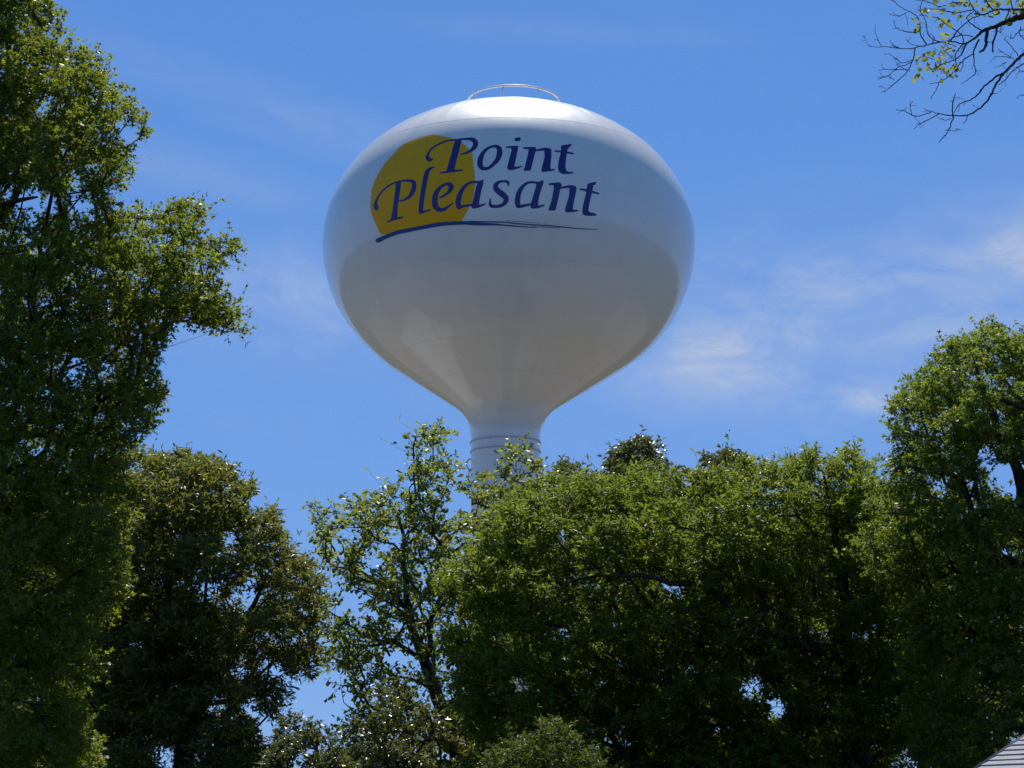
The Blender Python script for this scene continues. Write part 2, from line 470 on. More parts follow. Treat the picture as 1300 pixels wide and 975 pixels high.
def on_tank(px, py, off):
    """where sight lines meet the front of the tank skin, lifted by off metres"""
    d = ray(px, py); o = np.array([0, 0, CAMZ])
    def g(t_):
        P = o + d*t_[:, None]
        return np.hypot(P[:, 0]-TX, P[:, 1]-TY) - prof_r(P[:, 2]), P
    lo_ = np.full(len(d), TY - R0_ - 1.0) / d[:, 1]; hi_ = np.full(len(d), TY - 0.5)/d[:, 1]
    # march to first crossing
    ts = np.linspace(0, 1, 60)
    cur = lo_.copy(); done = np.zeros(len(d), bool); a_ = lo_.copy(); b_ = hi_.copy()
    prev = lo_.copy()
    for s in ts[1:]:
        t_ = lo_ + (hi_-lo_)*s
        v, _ = g(t_)
        hit = (v < 0) & ~done
        a_[hit] = prev[hit]; b_[hit] = t_[hit]; done |= hit
        prev = t_
    for _ in range(40):
        mid = (a_+b_)/2; v, _ = g(mid)
        b_ = np.where(v < 0, mid, b_); a_ = np.where(v < 0, a_, mid)
    _, P = g((a_+b_)/2)
    P[:, 0] -= TX; P[:, 1] -= TY
    h = 0.02; sl = (prof_r(P[:, 2]+h) - prof_r(P[:, 2]-h))/(2*h)
    rr_ = np.hypot(P[:, 0], P[:, 1])
    nrm = np.c_[P[:, 0]/rr_, P[:, 1]/rr_, -sl]; nrm /= np.linalg.norm(nrm, axis=1)[:, None]
    return P + nrm*off
def iso_mesh(fn, x0, y0, x1, y1, h):
    """marching squares fill of fn<0"""
    xs = np.arange(x0, x1+h, h); ys = np.arange(y0, y1+h, h)
    X, Y = np.meshgrid(xs, ys, indexing="ij"); D = fn(X, Y)
    vid, V, F3, F4, F5 = {}, [], [], [], []
    def vtx(key, x, y):
        if key not in vid: vid[key] = len(V); V.append((x, y))
        return vid[key]
    nx, ny = D.shape
    ins = D < 0
    for i in range(nx-1):
        for j in range(ny-1):
            c = (ins[i, j], ins[i+1, j], ins[i+1, j+1], ins[i, j+1])
            if not any(c): continue
            cs = ((i, j), (i+1, j), (i+1, j+1), (i, j+1)); poly = []
            for k in range(4):
                p_, q_ = cs[k], cs[(k+1) % 4]
                if c[k]: poly.append(vtx(p_, X[p_], Y[p_]))
                if c[k] != c[(k+1) % 4]:
                    f = D[p_]/(D[p_]-D[q_]); key = (min(p_, q_), max(p_, q_))
                    poly.append(vtx(key, X[p_]+f*(X[q_]-X[p_]), Y[p_]+f*(Y[q_]-Y[p_])))
            if len(poly) == 6 : F3 += [poly[:3], [poly[0], poly[2], poly[3]], [poly[0], poly[3], poly[4]], [poly[0], poly[4], poly[5]]]
            elif len(poly) == 5: F5.append(poly)
            elif len(poly) == 4: F4.append(poly)
            elif len(poly) == 3: F3.append(poly)
    return np.array(V), [np.array(f) for f in (F3, F4, F5) if f]
def paint(name, fn, box, h, m, off, label=None):
    V, F = iso_mesh(fn, *box, h)
    P = on_tank(V[:, 0], V[:, 1], off)
    F = [f[:, ::-1] for f in F]
    o = mesh_np(name, P, F, m, tower, True)
    if label: o["label"] = label
    return o
def glyph(label, ox, oy, sc, strokes, polys):
    S = [[(ox + x/sc, oy + y/sc, w_/sc) for x, y, w_ in s] for s in strokes]
    Pl = [[(ox + x/sc, oy + y/sc) for x, y in p_] for p_ in polys]
    allx = [q[0] for s in S for q in s] + [q[0] for p_ in Pl for q in p_]
    ally = [q[1] for s in S for q in s] + [q[1] for p_ in Pl for q in p_]
    def fn(X, Y):
        D = sdf_strokes(X, Y, S)
        for p_ in Pl: D = np.minimum(D, sdf_poly(X, Y, p_) - 0.12)
        return D
    paint("letter", fn, (min(allx)-5, min(ally)-5, max(allx)+5, max(ally)+5), 0.42, M["navy"], 0.012, label)
glyph("capital P of the upper word", 530, 165, 16.25, [
    [(315,597,30),(280,612,58),(240,610,84),(207,568,74),(222,490,48),(280,405,38),(390,320,36),(520,258,36),(650,218,34),(800,205,32)],
    [(870,198,40),(980,187,42),(1090,188,62),(1165,215,92),(1200,275,105),(1175,355,90),(1110,420,62),(1010,475,44),(900,500,30)],
    [(472,890,30),(600,868,40),(760,845,46),(915,832,36)]],
    [[(785,190),(912,192),(860,430),(800,640),(752,858),(598,868),(655,650),(712,450),(750,300)]])
glyph("small o", 600, 165, 16.25, [
    [(400,345,46),(455,335,50),(510,350,75),(552,400,105),(553,500,112),(510,610,95),(430,705,76),(340,780,62),(255,800,66),(185,778,88),(152,700,112),(165,590,104),(215,480,76),(280,405,56),(345,362,46),(400,345,46)]], [])
glyph("small i of the upper word", 600, 165, 16.25, [
    [(898,197,70),(955,190,74)], [(692,355,24),(760,355,40),(830,352,46)], [(800,795,58),(900,783,48),(1010,752,20)]],
    [[(800,335),(940,330),(925,430),(865,720),(858,770),(850,825),(745,828),(714,790),(732,700),(805,420)]])
glyph("small n of the upper word", 660, 165, 16.25, [
    [(72,368,24),(130,375,42),(210,378,48)], [(310,428,28),(400,412,42),(500,398,56),(575,402,62)], [(600,835,42),(660,825,36),(708,818,24)]],
    [[(190,356),(325,354),(332,400),(300,520),(225,820),(200,840),(78,842),(98,780),(172,480)],
     [(505,410),(560,375),(620,380),(648,410),(646,560),(627,740),(635,800),(620,848),(480,868),(443,840),(458,760),(512,560)]])
glyph("small t of the upper word", 660, 165, 16.25, [[(728,438,34),(850,448,34),(980,468,36),(1092,487,36)]],
    [[(850,325),(985,302),(1080,292),(1030,345),(980,392),(965,500),(945,620),(937,760),(952,828),(978,862),(1100,868),(1100,895),(1000,907),(870,906),(803,858),(787,780),(802,640),(840,480),(850,400)]])
glyph("capital P of the lower word", 465, 225, 16.25, [
    [(212,640,90),(200,600,95),(192,560,80),(207,500,56),(250,400,40),(330,295,36),(430,205,34),(530,140,34),(640,102,34),(740,77,36),(840,68,46),(930,78,60),(985,115,82),(988,195,94),(965,285,94),(918,370,76),(850,430,56),(770,473,44),(690,488,32)],
    [(437,920,28),(520,885,40),(640,850,46),(750,828,34)]],
    [[(612,110),(718,100),(698,300),(655,560),(642,760),(635,872),(502,888),(545,700),(582,420),(602,250)]])
glyph("small l", 520, 205, 13.93, [
    [(447,97,16),(385,118,40),(322,170,72),(290,260,82),(265,400,84),(240,540,84),(215,700,82),(202,830,80),(196,885,72)], [(195,905,56),(280,880,42),(365,858,26)]], [])
glyph("small e", 520, 205, 13.93, [
    [(540,640,32),(620,597,42),(690,545,58),(732,480,88),(728,422,84),(665,398,52),(580,430,48),(510,500,72),(460,590,92),(447,690,102),(457,785,102),(510,845,86),(590,853,62),(670,810,42),(765,738,20)]], [])
glyph("first small a of the lower word", 580, 215, 16.25, [
    [(480,265,50),(400,264,46),(310,268,48),(220,303,56),(140,380,72),(85,470,90),(45,580,104),(27,700,108),(45,780,84),(120,765,62),(220,748,50),(310,728,46)],
    [(430,768,58),(520,740,42),(583,716,28)]],
    [[(470,238),(548,212),(543,300),(500,450),(462,640),(457,700),(460,788),(332,810),(298,770),(332,660),(378,460),(405,330)]])
glyph("small s", 580, 215, 16.25, [
    [(1055,342,22),(1062,290,46),(1040,258,56),(950,245,46),(860,268,60),(802,330,90),(812,408,108),(880,470,118),(968,540,118),(1020,610,104),(990,690,84),(900,752,66),(780,766,62),(702,750,68),(684,700,50),(690,612,28)]], [])
glyph("second small a of the lower word", 640, 215, 16.25, [
    [(790,252,42),(700,282,44),(600,266,44),(510,272,48),(430,312,58),(350,400,82),(300,500,100),(277,620,110),(278,705,108),(292,765,72),(380,755,64),(460,740,52),(545,722,44)],
    [(680,780,56),(760,760,44),(822,742,28)]],
    [[(700,262),(788,232),(818,240),(788,350),(748,460),(705,640),(700,720),(698,798),(592,813),(548,795),(547,730),(592,580),(652,370),(668,310)]])
glyph("small n of the lower word", 690, 220, 16.25, [
    [(122,225,34),(180,222,48),(260,222,56)], [(345,308,34),(440,285,44),(530,275,56),(600,278,58)], [(580,778,48),(650,773,42),(703,772,28)]],
    [[(220,197),(318,187),(366,217),(370,260),(338,340),(310,500),(250,740),(240,766),(102,766),(108,730),(168,560),(212,330),(212,260)],
     [(532,290),(560,258),(640,256),(677,290),(672,370),(620,600),(602,720),(612,750),(612,798),(472,806),(443,780),(453,710),(522,490),(537,370)]])
glyph("small t of the lower word", 690, 220, 16.25, [[(758,327,34),(850,345,42),(1010,385,42),(1132,418,32)]],
    [[(905,217),(990,197),(1060,182),(1087,190),(1073,225),(1025,250),(1008,340),(988,430),(933,680),(920,760),(942,800),(1000,815),(1080,835),(1093,855),(1070,873),(960,880),(862,873),(807,840),(802,770),(817,660),(882,400),(895,300)]])
DISC = [(70,560),(62,610),(75,690),(105,760),(130,815),(150,838),(200,836),(320,806),(520,766),(700,742),(764,734),(790,690),(815,650),(842,600),(858,550),(868,470),(870,400),(862,330),(854,265),(850,215),(826,186),(809,172),(800,155),(764,128),(715,104),(680,92),(600,76),(540,68),(470,85),(400,110),(330,135),(290,165),(250,212),(190,270),(150,330),(120,380),(95,430),(72,500)]
DISC = [(460 + x/6.094, 160 + y/6.094) for x, y in DISC]
paint("disc", lambda X, Y: sdf_poly(X, Y, DISC) - 0.35 + 0.45*np.sin(X*1.3+Y*.9)*np.sin(Y*1.7-X*.6), (465, 165, 610, 303), 1.0, M["gold"], 0.006, "rough edged yellow sun disc")
U1 = [[(118,286,40),(200,250,40),(320,205,42),(450,178,40),(600,148,40),(750,121,40),(880,110,38),(1000,105,36),(1080,106,34)],
      [(112,278,20),(150,262,26)], [(118,300,18),(160,284,22)], [(1060,92,16),(1250,95,12),(1418,98,12),(1528,110,12),(1678,123,11),(1878,133,11),(2078,153,10),(2228,167,8),(2388,172,4)],
      [(1060,112,30),(1178,118,28),(1328,121,20),(1428,130,14),(1508,136,14),(1628,145,10),(1758,156,4)], [(1700,140,4),(1850,150,6),(2000,158,4)], [(1430,84,3),(1580,92,5),(1700,102,4),(1850,112,3)]]
U1 = [[(465 + x/8.125, 270 + y/8.125, w_/8.125) for x, y, w_ in s] for s in U1]
paint("underline", lambda X, Y: sdf_strokes(X, Y, U1), (474, 276, 764, 312), 0.45, M["blue"], 0.016, "tapering blue brush stroke under the words")

# ------------------------------------------------------------------ trees
def nrmz(a): return a / (np.linalg.norm(a, axis=-1, keepdims=True) + 1e-9)
def pl(L, mirror=True):
    return np.array(L, float)
# leaf patterns: length 1 along x, blade folded a little along its midrib
LEAF = {}
LEAF["oval"] = (np.array([(0,0,0),(.42,.25,.07),(1,0,-.04),(.42,-.25,.07)]), np.array([(0,2,1),(0,3,2)]))
LEAF["lance"] = (np.array([(0,0,0),(.45,.13,.03),(1,0,-.10),(.45,-.13,.03)]), np.array([(0,2,1),(0,3,2)]))
LEAF["lobed"] = (np.array([(0,0,0),(.5,.07,.02),(1,0,-.06),(.5,-.07,.02), (.16,0,0),(.34,.34,.04),(.48,0,0), (.34,-.34,.04), (.45,0,0),(.72,.36,.02),(.74,0,-.02),(.72,-.36,.02)]),
                 np.array([(0,2,1),(0,3,2),(4,6,5),(4,7,6),(8,10,9),(8,11,10)]))
LEAF["star"] = (np.array([(0,0,0),(.5,.07,.02),(1,0,-.08),(.5,-.07,.02),(.22,0,.01),(.52,.36,.03),(.60,0,0),(.52,-.36,.03)]), np.array([(0,2,1),(0,3,2),(4,6,5),(4,7,6)]))
LEAF["obovate"] = (np.array([(0,0,0),(.35,.10,.03),(.72,.27,.06),(1,0,-.02),(.72,-.27,.06),(.35,-.10,.03)]), np.array([(0,2,1),(0,3,2),(0,4,3),(0,5,4)]))
def _frond():
    V = [(0,0,0),(1,0,-.12),(1,.012,-.12)]; F = [(0,1,2)]
    for i, x in enumerate(np.linspace(.1, .92, 7)):
        for s in (1, -1):
            n = len(V); L = .26*math.sin(math.pi*(x*.75+.18))+.05
            V += [(x, 0, -.12*x*x), (x+.10, s*L*.55, .01-.12*x*x+.02), (x+.16, s*L, -.12*x*x-.03)]
            V += [(x+.02, s*L*.55, .0-.12*x*x)]
            F += [(n, n+1, n+2), (n, n+2, n+3)] if s < 0 else [(n, n+2, n+1), (n, n+3, n+2)]
    return np.array(V), np.array(F)
LEAF["frond"] = _frond()

def scatter(P, D, Nn, S, pat):
    """leaf pattern at points P, pointing along D, upper side towards Nn, size S"""
    V, F = LEAF[pat]
    D = nrmz(D); B = nrmz(np.cross(Nn, D)); Nn = np.cross(D, B)
    A = P[:, None] + S[:, None, None]*(V[None, :, :1]*D[:, None] + V[None, :, 1:2]*B[:, None] + V[None, :, 2:]*Nn[:, None])
    Fa = F[None] + (np.arange(len(P))*len(V))[:, None, None]
    return A.reshape(-1, 3), Fa.reshape(-1, 3)

def in_poly(X, Y, P): return sdf_poly(X, Y, P)

def grow(name, label, poly, Y, depth, spacing, trunk, leafm, barkm, pat, lsize, guides=(), holes=(), nt_=9, nl=7,
         clr=0.8, tr=0.2, up=0.35, droop=-0.25, group=None, keep=1.0, twig=0.006, seed=1, inner=0.0, cat="tree", limbs=14, flat=0.8, yfun=None, curl=0.9, inset=0.55, void=0, bough=0.6, ncand=45000):
    g = np.random.default_rng(seed)
    poly = np.array(poly, float); ppm = FPX/Y
    x0, y0 = poly.min(0); x1, y1 = poly.max(0)
    cr_ = spacing*clr
    # clump centres inside the crown's outline, a depth that swells away from the edge
    want = []; cand = ncand
    X = g.uniform(x0, x1, cand); Yp = g.uniform(y0, y1, cand)
    sd_ = -sdf_poly(X, Yp, poly)/ppm
    q1, q2 = g.uniform(0, 6, 2)
    rag = 0.5 + 0.5*np.sin(X*ppm**-1*3.1 + q1 + 2*np.sin(Yp/ppm*1.7))*np.sin(Yp/ppm*3.7 + q2 + 1.5*np.sin(X/ppm*2.3))
    ok = sd_ > cr_*inset + 0.34*(rag-0.5)*min(1.0, bough + .2)
    for (hx, hy, hr) in holes:
        ok &= np.hypot(X-hx, Yp-hy) > hr + cr_*ppm*0.55
    X, Yp, sd_ = X[ok], Yp[ok], sd_[ok]
    half = np.minimum(depth, np.sqrt(np.maximum(sd_, 0)*depth*2.0))
    off = g.uniform(-1, 1, len(X)); off = np.sign(off)*np.abs(off)**0.75
    Yd_ = Y + off*half + (yfun(X, Yp) if yfun else 0)
    C = at(X, Yp, Yd_)
    C = C[C[:, 2] > 0.6]
    # boughs: the leaves stand on the upper shells of rounded masses, hollow and dark beneath
    if bough:
        Bc = []
        for c in C[:6000]:
            if not Bc or ((np.array(Bc)-c)**2 * np.array([1, 1, 1.6])).sum(1).min() > (bough*1.75)**2: Bc.append(c)
        Bc = np.array(Bc); br = bough*g.uniform(.72, 1.22, len(Bc))
        qs = []
        for k0 in range(0, len(C), 4000):
            dd = C[k0:k0+4000, None] - Bc[None]
            dn = np.sqrt((dd**2 * np.array([1, 1, 1.9])).sum(2))/br
            k_ = dn.argmin(1); ar = np.arange(len(k_))
            dm = dn[ar, k_]; zr_ = dd[ar, k_, 2]/br[k_]
            qs.append(((dm > .55) & (dm < 1.05) & (zr_ > -.22)) | (g.random(len(k_)) < void))
        C = C[np.concatenate(qs)]
    cell = {}; sel = []
    for i, c in enumerate(C):
        k = tuple((c // spacing).astype(int)); bad = False
        for dx in (-1, 0, 1):
            for dy in (-1, 0, 1):
                for dz in (-1, 0, 1):
                    for j in cell.get((k[0]+dx, k[1]+dy, k[2]+dz), ()):
                        if ((C[j]-c)**2).sum() < (spacing*0.82)**2: bad = True; break
        if not bad: cell.setdefault(k, []).append(i); sel.append(i)
    C = C[sel]
    if keep < 1: C = C[g.random(len(C)) < keep]
    # skeleton
    base = at(trunk[0], 500, Y); base[2] = -0.1
    fork = at(trunk[0] + trunk[2], trunk[1], Y)
    P = []; par = []; pln = []; minr = []
    def addn(p, pa, mr=0.0):
        P.append(np.asarray(p, float)); par.append(pa); minr.append(mr)
        pln.append(0 if pa < 0 else pln[pa] + np.linalg.norm(P[-1]-P[pa])); return len(P)-1
    n_ = max(4, int(fork[2]/0.5)); cur = -1
    wob = g.normal(0, .05, 3)
    for s in np.linspace(0, 1, n_):
        q = base + (fork-base)*s + np.array([math.sin(s*5+wob[0]*20)*.10, math.cos(s*4)*.1, 0])
        flare = 1 + 0.6*max(0, 0.12-s)/0.12
        cur = addn(q, cur, tr*(1-0.35*s)*flare)
    for G in guides:      # (px,py,radius m, depth offset)
        pts = [(at(q[0], q[1], Y + (q[3] if len(q) > 3 else 0)), q[2]) for q in G]
        A = np.array(P); d = np.linalg.norm(A-pts[0][0], axis=1); pa = int(d.argmin())
        prev = P[pa]; pr = pts[0][1]
        for (q, r) in pts:
            L = np.linalg.norm(q-prev); k = max(1, int(L/0.3))
            for s in range(1, k+1):
                pa = addn(prev + (q-prev)*s/k + (g.normal(0, .035, 3) if s < k else 0), pa, pr + (r-pr)*s/k)
            prev, pr = q, r
    order = np.argsort(np.linalg.norm(C-fork, axis=1)*1.0)
    tips = np.zeros(len(C), int)
    cap = len(P) + len(C)*14
    BUF = np.zeros((cap, 3)); BL = np.zeros(cap); BUF[:len(P)] = P; BL[:len(P)] = pln
    n0 = len(P)
    low = int(n_*0.45)
    for ci in order:
        c = C[ci]; m_ = len(P)
        dv = c - BUF[low:m_]; d = np.linalg.norm(dv, axis=1)
        cost = d*(1 + 0.5*np.clip(-dv[:, 2]/(d+1e-6), 0, 1)) + 0.30*BL[low:m_]
        pa = int(cost.argmin()) + low
        a_ = P[pa]; L = np.linalg.norm(c-a_)
        gp = par[pa]
        dr = (a_-P[gp])/(np.linalg.norm(a_-P[gp])+1e-6) if gp >= 0 else np.array([0, 0, 1.])
        k = min(12, max(1, int(L/0.28)))
        ctrl = a_ + dr*L*0.35 + (c-a_)*0.2 + g.normal(0, .05*L, 3)
        for s in range(1, k+1):
            s_ = s/k
            q = (1-s_)**2*a_ + 2*s_*(1-s_)*ctrl + s_*s_*c + (g.normal(0, .018, 3) if s < k else 0)
            pa = addn(q, pa)
            BUF[len(P)-1] = q; BL[len(P)-1] = pln[-1]
        tips[ci] = pa
    n = len(P); P = np.array(P); par = np.array(par); cnt = np.zeros(n)
    cnt[tips] += 1
    for i in range(n-1, 0, -1): cnt[par[i]] += cnt[i]
    R = np.maximum(twig*1.6*np.maximum(cnt, 0.6)**0.46, minr)
    for i in range(1, n): R[i] = min(R[i], R[par[i]])
    kids = [[] for _ in range(n)]
    for i in range(1, n): kids[par[i]].append(i)
    chains = []; stack = [(0, -1)]
    while stack:
        s0, p_ = stack.pop(); ch = [p_] if p_ >= 0 else []
        i = s0
        while True:
            ch.append(i)
            if not kids[i]: break
            ks = sorted(kids[i], key=lambda k_: -(R[k_]*1e3 + cnt[k_]))
            for k_ in ks[1:]: stack.append((k_, i))
            i = ks[0]
        chains.append(ch)
    root = empty(name, (base[0], base[1], 0)); tag(root, label, cat, group)
    org = np.array([base[0], base[1], 0.0])
    chains.sort(key=lambda c_: -R[c_[1]] if c_[0] != 0 else -1e9)
    tw = MB(); tw.origin = org
    for q, ch in enumerate(chains):
        pts = P[ch]; rr_ = R[ch].copy()
        if q > 0: rr_[0] = rr_[1]
        rr_[-1] *= 0.5
        if q == 0 or q <= limbs:
            b_ = MB(); b_.origin = org; b_.tube(pts, rr_, 9 if q == 0 else 7)
            b_.build("trunk" if q == 0 else "limb", M[barkm], root, True)
        else:
            tw.tube(pts, rr_, 4 if rr_[0] > 0.02 else 3, cap=False)
    # foliage: every clump a fan of twigs, every twig a row of leaves
    cc = C.mean(0); nc = len(C)
    outw = nrmz(C-cc + np.array([0, 0, .3]))
    Dt = nrmz(g.normal(0, 1, (nc, nt_, 3)) * np.array([1, 1, flat]) + 0.55*outw[:, None] + np.array([0, 0, up]))
    size = g.uniform(.7, 1.25, (nc, 1))
    Lt = g.uniform(.55, 1.15, (nc, nt_))*cr_*size*np.where(g.random((nc, nt_)) < .07, g.uniform(1.5, 2.3, (nc, nt_)), 1.0)
    S0 = C[:, None] + 0*Dt
    mid = S0 + Dt*Lt[..., None]*0.5; end = S0 + Dt*Lt[..., None] + np.array([0, 0, droop*0.35])*Lt[..., None]
    # thin twigs as three-sided spikes
    U = nrmz(np.cross(Dt, g.normal(0, 1, Dt.shape)).reshape(-1, 3)); W = nrmz(np.cross(Dt.reshape(-1, 3), U))
    s0 = S0.reshape(-1, 3); e0 = end.reshape(-1, 3); m0 = mid.reshape(-1, 3); r_ = twig*0.9
    ang = [0, 2.094, 4.189]
    VV = np.stack([s0 + r_*(math.cos(a_)*U + math.sin(a_)*W) for a_ in ang] + [e0 + 0*m0], 1)
    k = np.arange(len(s0))[:, None]*4
    T = np.concatenate([k + np.array([[a_, (a_+1) % 3, 3]]) for a_ in range(3)])
    tw.add(VV.reshape(-1, 3), None, T)
    tag(tw.build("twigs", M[barkm], root), kind="stuff")
    tt = (inner + (1-inner)*g.random((nc, nt_, nl))**0.7)[..., None]
    A = (1-tt)**2*S0[:, :, None] + 2*tt*(1-tt)*mid[:, :, None] + tt**2*end[:, :, None]
    A = A + g.normal(0, .02*cr_, A.shape)
    D = nrmz(0.7*Dt[:, :, None] + g.normal(0, curl, A.shape)*np.array([1, 1, .7]) + np.array([0, 0, droop]))
    Nn = nrmz(g.normal(0, .75, A.shape) + np.array([0, 0, 1.0]))
    S = lsize*g.uniform(.55, 1.35, (nc, nt_, nl))
    V, F = scatter(A.reshape(-1, 3), D.reshape(-1, 3), Nn.reshape(-1, 3), S.ravel(), pat)
    o = mesh_np("crown", V, F, M[leafm], root, False, org); o["kind"] = "stuff"
    for ch in root.children: ch.location = (0, 0, 0)
    return root

LEAF["lance"] = (np.array([(0,0,0),(.45,.15,.03),(1,0,-.10),(.45,-.15,.03)]), np.array([(0,2,1),(0,3,2)]))
M["leaf_oak"] = leaf_mat("pin_oak_leaf", (0.07, 0.095, 0.016), (0.15, 0.17, 0.030), (0.45, 0.54, 0.05), 0.43, 0.48, 0.32)
M["leaf_ash"] = leaf_mat("ash_leaf", (0.065, 0.095, 0.018), (0.14, 0.17, 0.032), (0.42, 0.54, 0.06), 0.42, 0.48, 0.32)
M["leaf_willow"] = leaf_mat("willow_oak_leaf", (0.07, 0.085, 0.022), (0.15, 0.155, 0.045), (0.34, 0.37, 0.05), 0.36, 0.42, 0.45)
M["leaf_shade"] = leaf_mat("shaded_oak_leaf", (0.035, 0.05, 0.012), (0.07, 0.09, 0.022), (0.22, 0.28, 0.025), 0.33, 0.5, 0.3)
M["leaf_sparse"] = leaf_mat("young_oak_leaf", (0.08, 0.115, 0.028), (0.14, 0.17, 0.045), (0.42, 0.50, 0.08), 0.45, 0.42, 0.4)
M["leaf_locust"] = leaf_mat("locust_leaf", (0.06, 0.09, 0.016), (0.13, 0.16, 0.028), (0.36, 0.46, 0.045), 0.40, 0.48, 0.32)
M["leaf_gloss"] = leaf_mat("glossy_evergreen_leaf", (0.06, 0.075, 0.024), (0.14, 0.14, 0.05), (0.26, 0.29, 0.05), 0.28, 0.34, 0.6)
M["leaf_spring"] = leaf_mat("yellow_green_leaf", (0.06, 0.10, 0.02), (0.21, 0.24, 0.05), (0.44, 0.48, 0.07), 0.48, 0.38, 0.5)

OAK = [(-110,-120),(52,-120),(50,0),(64,8),(70,25),(86,30),(86,44),(112,54),(120,41),(129,58),(149,63),(154,85),(146,102),(159,125),(183,157),(176,178),(162,182),(184,203),(183,223),(166,237),(152,242),(152,258),(176,250),(203,257),(220,247),(247,244),(260,257),(264,288),(288,298),(303,318),(305,340),(293,347),(276,352),(293,366),(280,384),(314,401),(316,415),(303,438),(272,425),(223,424),(223,440),(208,442),(220,471),(206,485),(209,502),(232,506),(230,520),(212,525),(216,534),(228,551),(230,566),(195,568),(178,562),(180,640),(175,720),(140,800),(125,880),(110,1080),(-110,1080)]
grow("pin_oak", "tall dark green oak with star shaped leaves filling the left edge of the photo", OAK, 30, 2.6, 0.27, (-70, 560, 30), "leaf_oak", "bark_dark", "star", 0.105,
     guides=[[(-40,560,.10),(30,548,.07),(60,552,.05),(112,567,.03,-1)], [(-30,420,.08),(60,455,.05,-1),(75,430,.04,-1),(115,422,.02,-1)], [(-30,300,.07),(20,255,.04,-1.5),(48,250,.03,-1.5)],
             [(-40,230,.08),(30,200,.05),(62,150,.03),(85,110,.02)], [(60,455,.04,-1),(130,440,.025,-.5),(215,440,.012,-.3),(262,424,.004,-.3)], [(215,440,.008,-.3),(238,450,.003,-.3)]],
     holes=[(22,254,9),(62,262,7),(60,140,7),(100,270,5),(85,472,8),(165,75,4)], nt_=9, nl=7, seed=3, droop=-0.20, tr=0.34, void=.08, bough=.72, clr=.95, twig=.0035)
grow("willow_oak", "rounded olive green oak between the tall left oak and the sparse tree",
     [(30,700),(60,640),(110,592),(150,574),(180,566),(215,564),(245,567),(285,581),(320,601),(345,626),(360,645),(373,665),(376,690),(398,700),(412,730),(416,770),(412,810),(405,850),(395,868),(372,872),(378,900),(362,960),(350,1080),(60,1080)],
     48, 3.0, 0.36, (225, 880, 20), "leaf_willow", "bark_dark", "lance", 0.15, holes=[(290,690,6),(312,770,7),(342,850,9),(300,855,8),(275,895,6),(318,905,8),(212,965,10),(340,930,12),(120,975,8)],
     guides=[[(228,985,.22),(245,900,.20),(262,850,.12),(300,800,.07),(340,730,.04)], [(245,900,.12),(215,840,.08),(200,760,.05)], [(262,850,.10),(330,905,.05),(370,930,.02)]],
     nt_=10, nl=9, void=.03, seed=5, flat=.7, up=.5, clr=.95, inset=.7, bough=.95, twig=.004, tr=0.26, droop=-0.15)
grow("young_oak", "sparse light green tree with open branches in front of the tower's shaft",
     [(384,670),(388,640),(402,622),(412,640),(430,628),(450,632),(472,616),(488,602),(510,604),(504,575),(520,548),(545,536),(562,545),(580,560),(573,580),(590,598),(605,598),(622,598),(634,570),(655,552),(682,575),(705,600),(700,660),(650,720),(610,770),(600,860),(600,1080),(420,1080),(420,900),(404,850),(396,760),(400,705)],
     52, 2.4, 0.62, (590, 940, -8), "leaf_sparse", "bark_dark", "obovate", 0.15,
     guides=[[(581,933,.20),(565,909,.19),(555,885,.17),(544,852,.15),(533,823,.12),(522,796,.10),(516,740,.07),(512,700,.05),(505,650,.03)],
             [(533,823,.08),(546,740,.06,.8),(546,679,.05,.8),(532,608,.03,.8),(531,577,.015,.8),(528,552,.008,.8)],
             [(544,852,.08),(517,839,.07),(495,833,.06),(468,841,.04),(447,847,.02)],
             [(540,840,.07,-.3),(522,828,.06,-.6),(501,815,.05,-.8),(471,820,.035,-1),(441,817,.015,-1)],
             [(519,774,.06,.3),(492,750,.05,.5),(454,723,.04,.7),(431,713,.03,.9),(410,676,.02,1),(405,642,.008,1)],
             [(501,815,.04,-.8),(460,805,.03,-1),(414,774,.015,-1)], [(546,679,.04,.8),(548,610,.02,1),(550,560,.008,1)], [(565,909,.08),(620,800,.05,-.8),(640,700,.03,-1),(655,600,.012,-1)],
             [(492,750,.03,.5),(478,680,.02,.2),(462,640,.008,0)]],
     holes=[(575,650,10),(425,745,11),(450,770,9),(512,838,9),(475,715,7),(440,690,6),(540,890,8),(500,690,6),(405,860,16),(415,905,15),(480,880,6)], nt_=9, nl=6, seed=7, tr=0.24, clr=0.72, keep=0.68, twig=0.008, curl=0.8, bough=0, void=0)
LOC = [(545,790),(548,760),(560,720),(580,695),(596,680),(610,660),(630,640),(645,618),(665,604),(690,592),(730,597),(760,604),(790,602),(820,592),(850,592),(870,597),(895,592),(920,587),(935,578),(955,577),(985,580),(1005,572),(1025,560),(1042,572),(1050,588),(1072,566),(1098,562),(1118,578),(1122,600),(1150,620),(1190,700),(1230,800),(1240,1080),(720,1080),(640,1030),(590,960),(572,900),(560,840)]
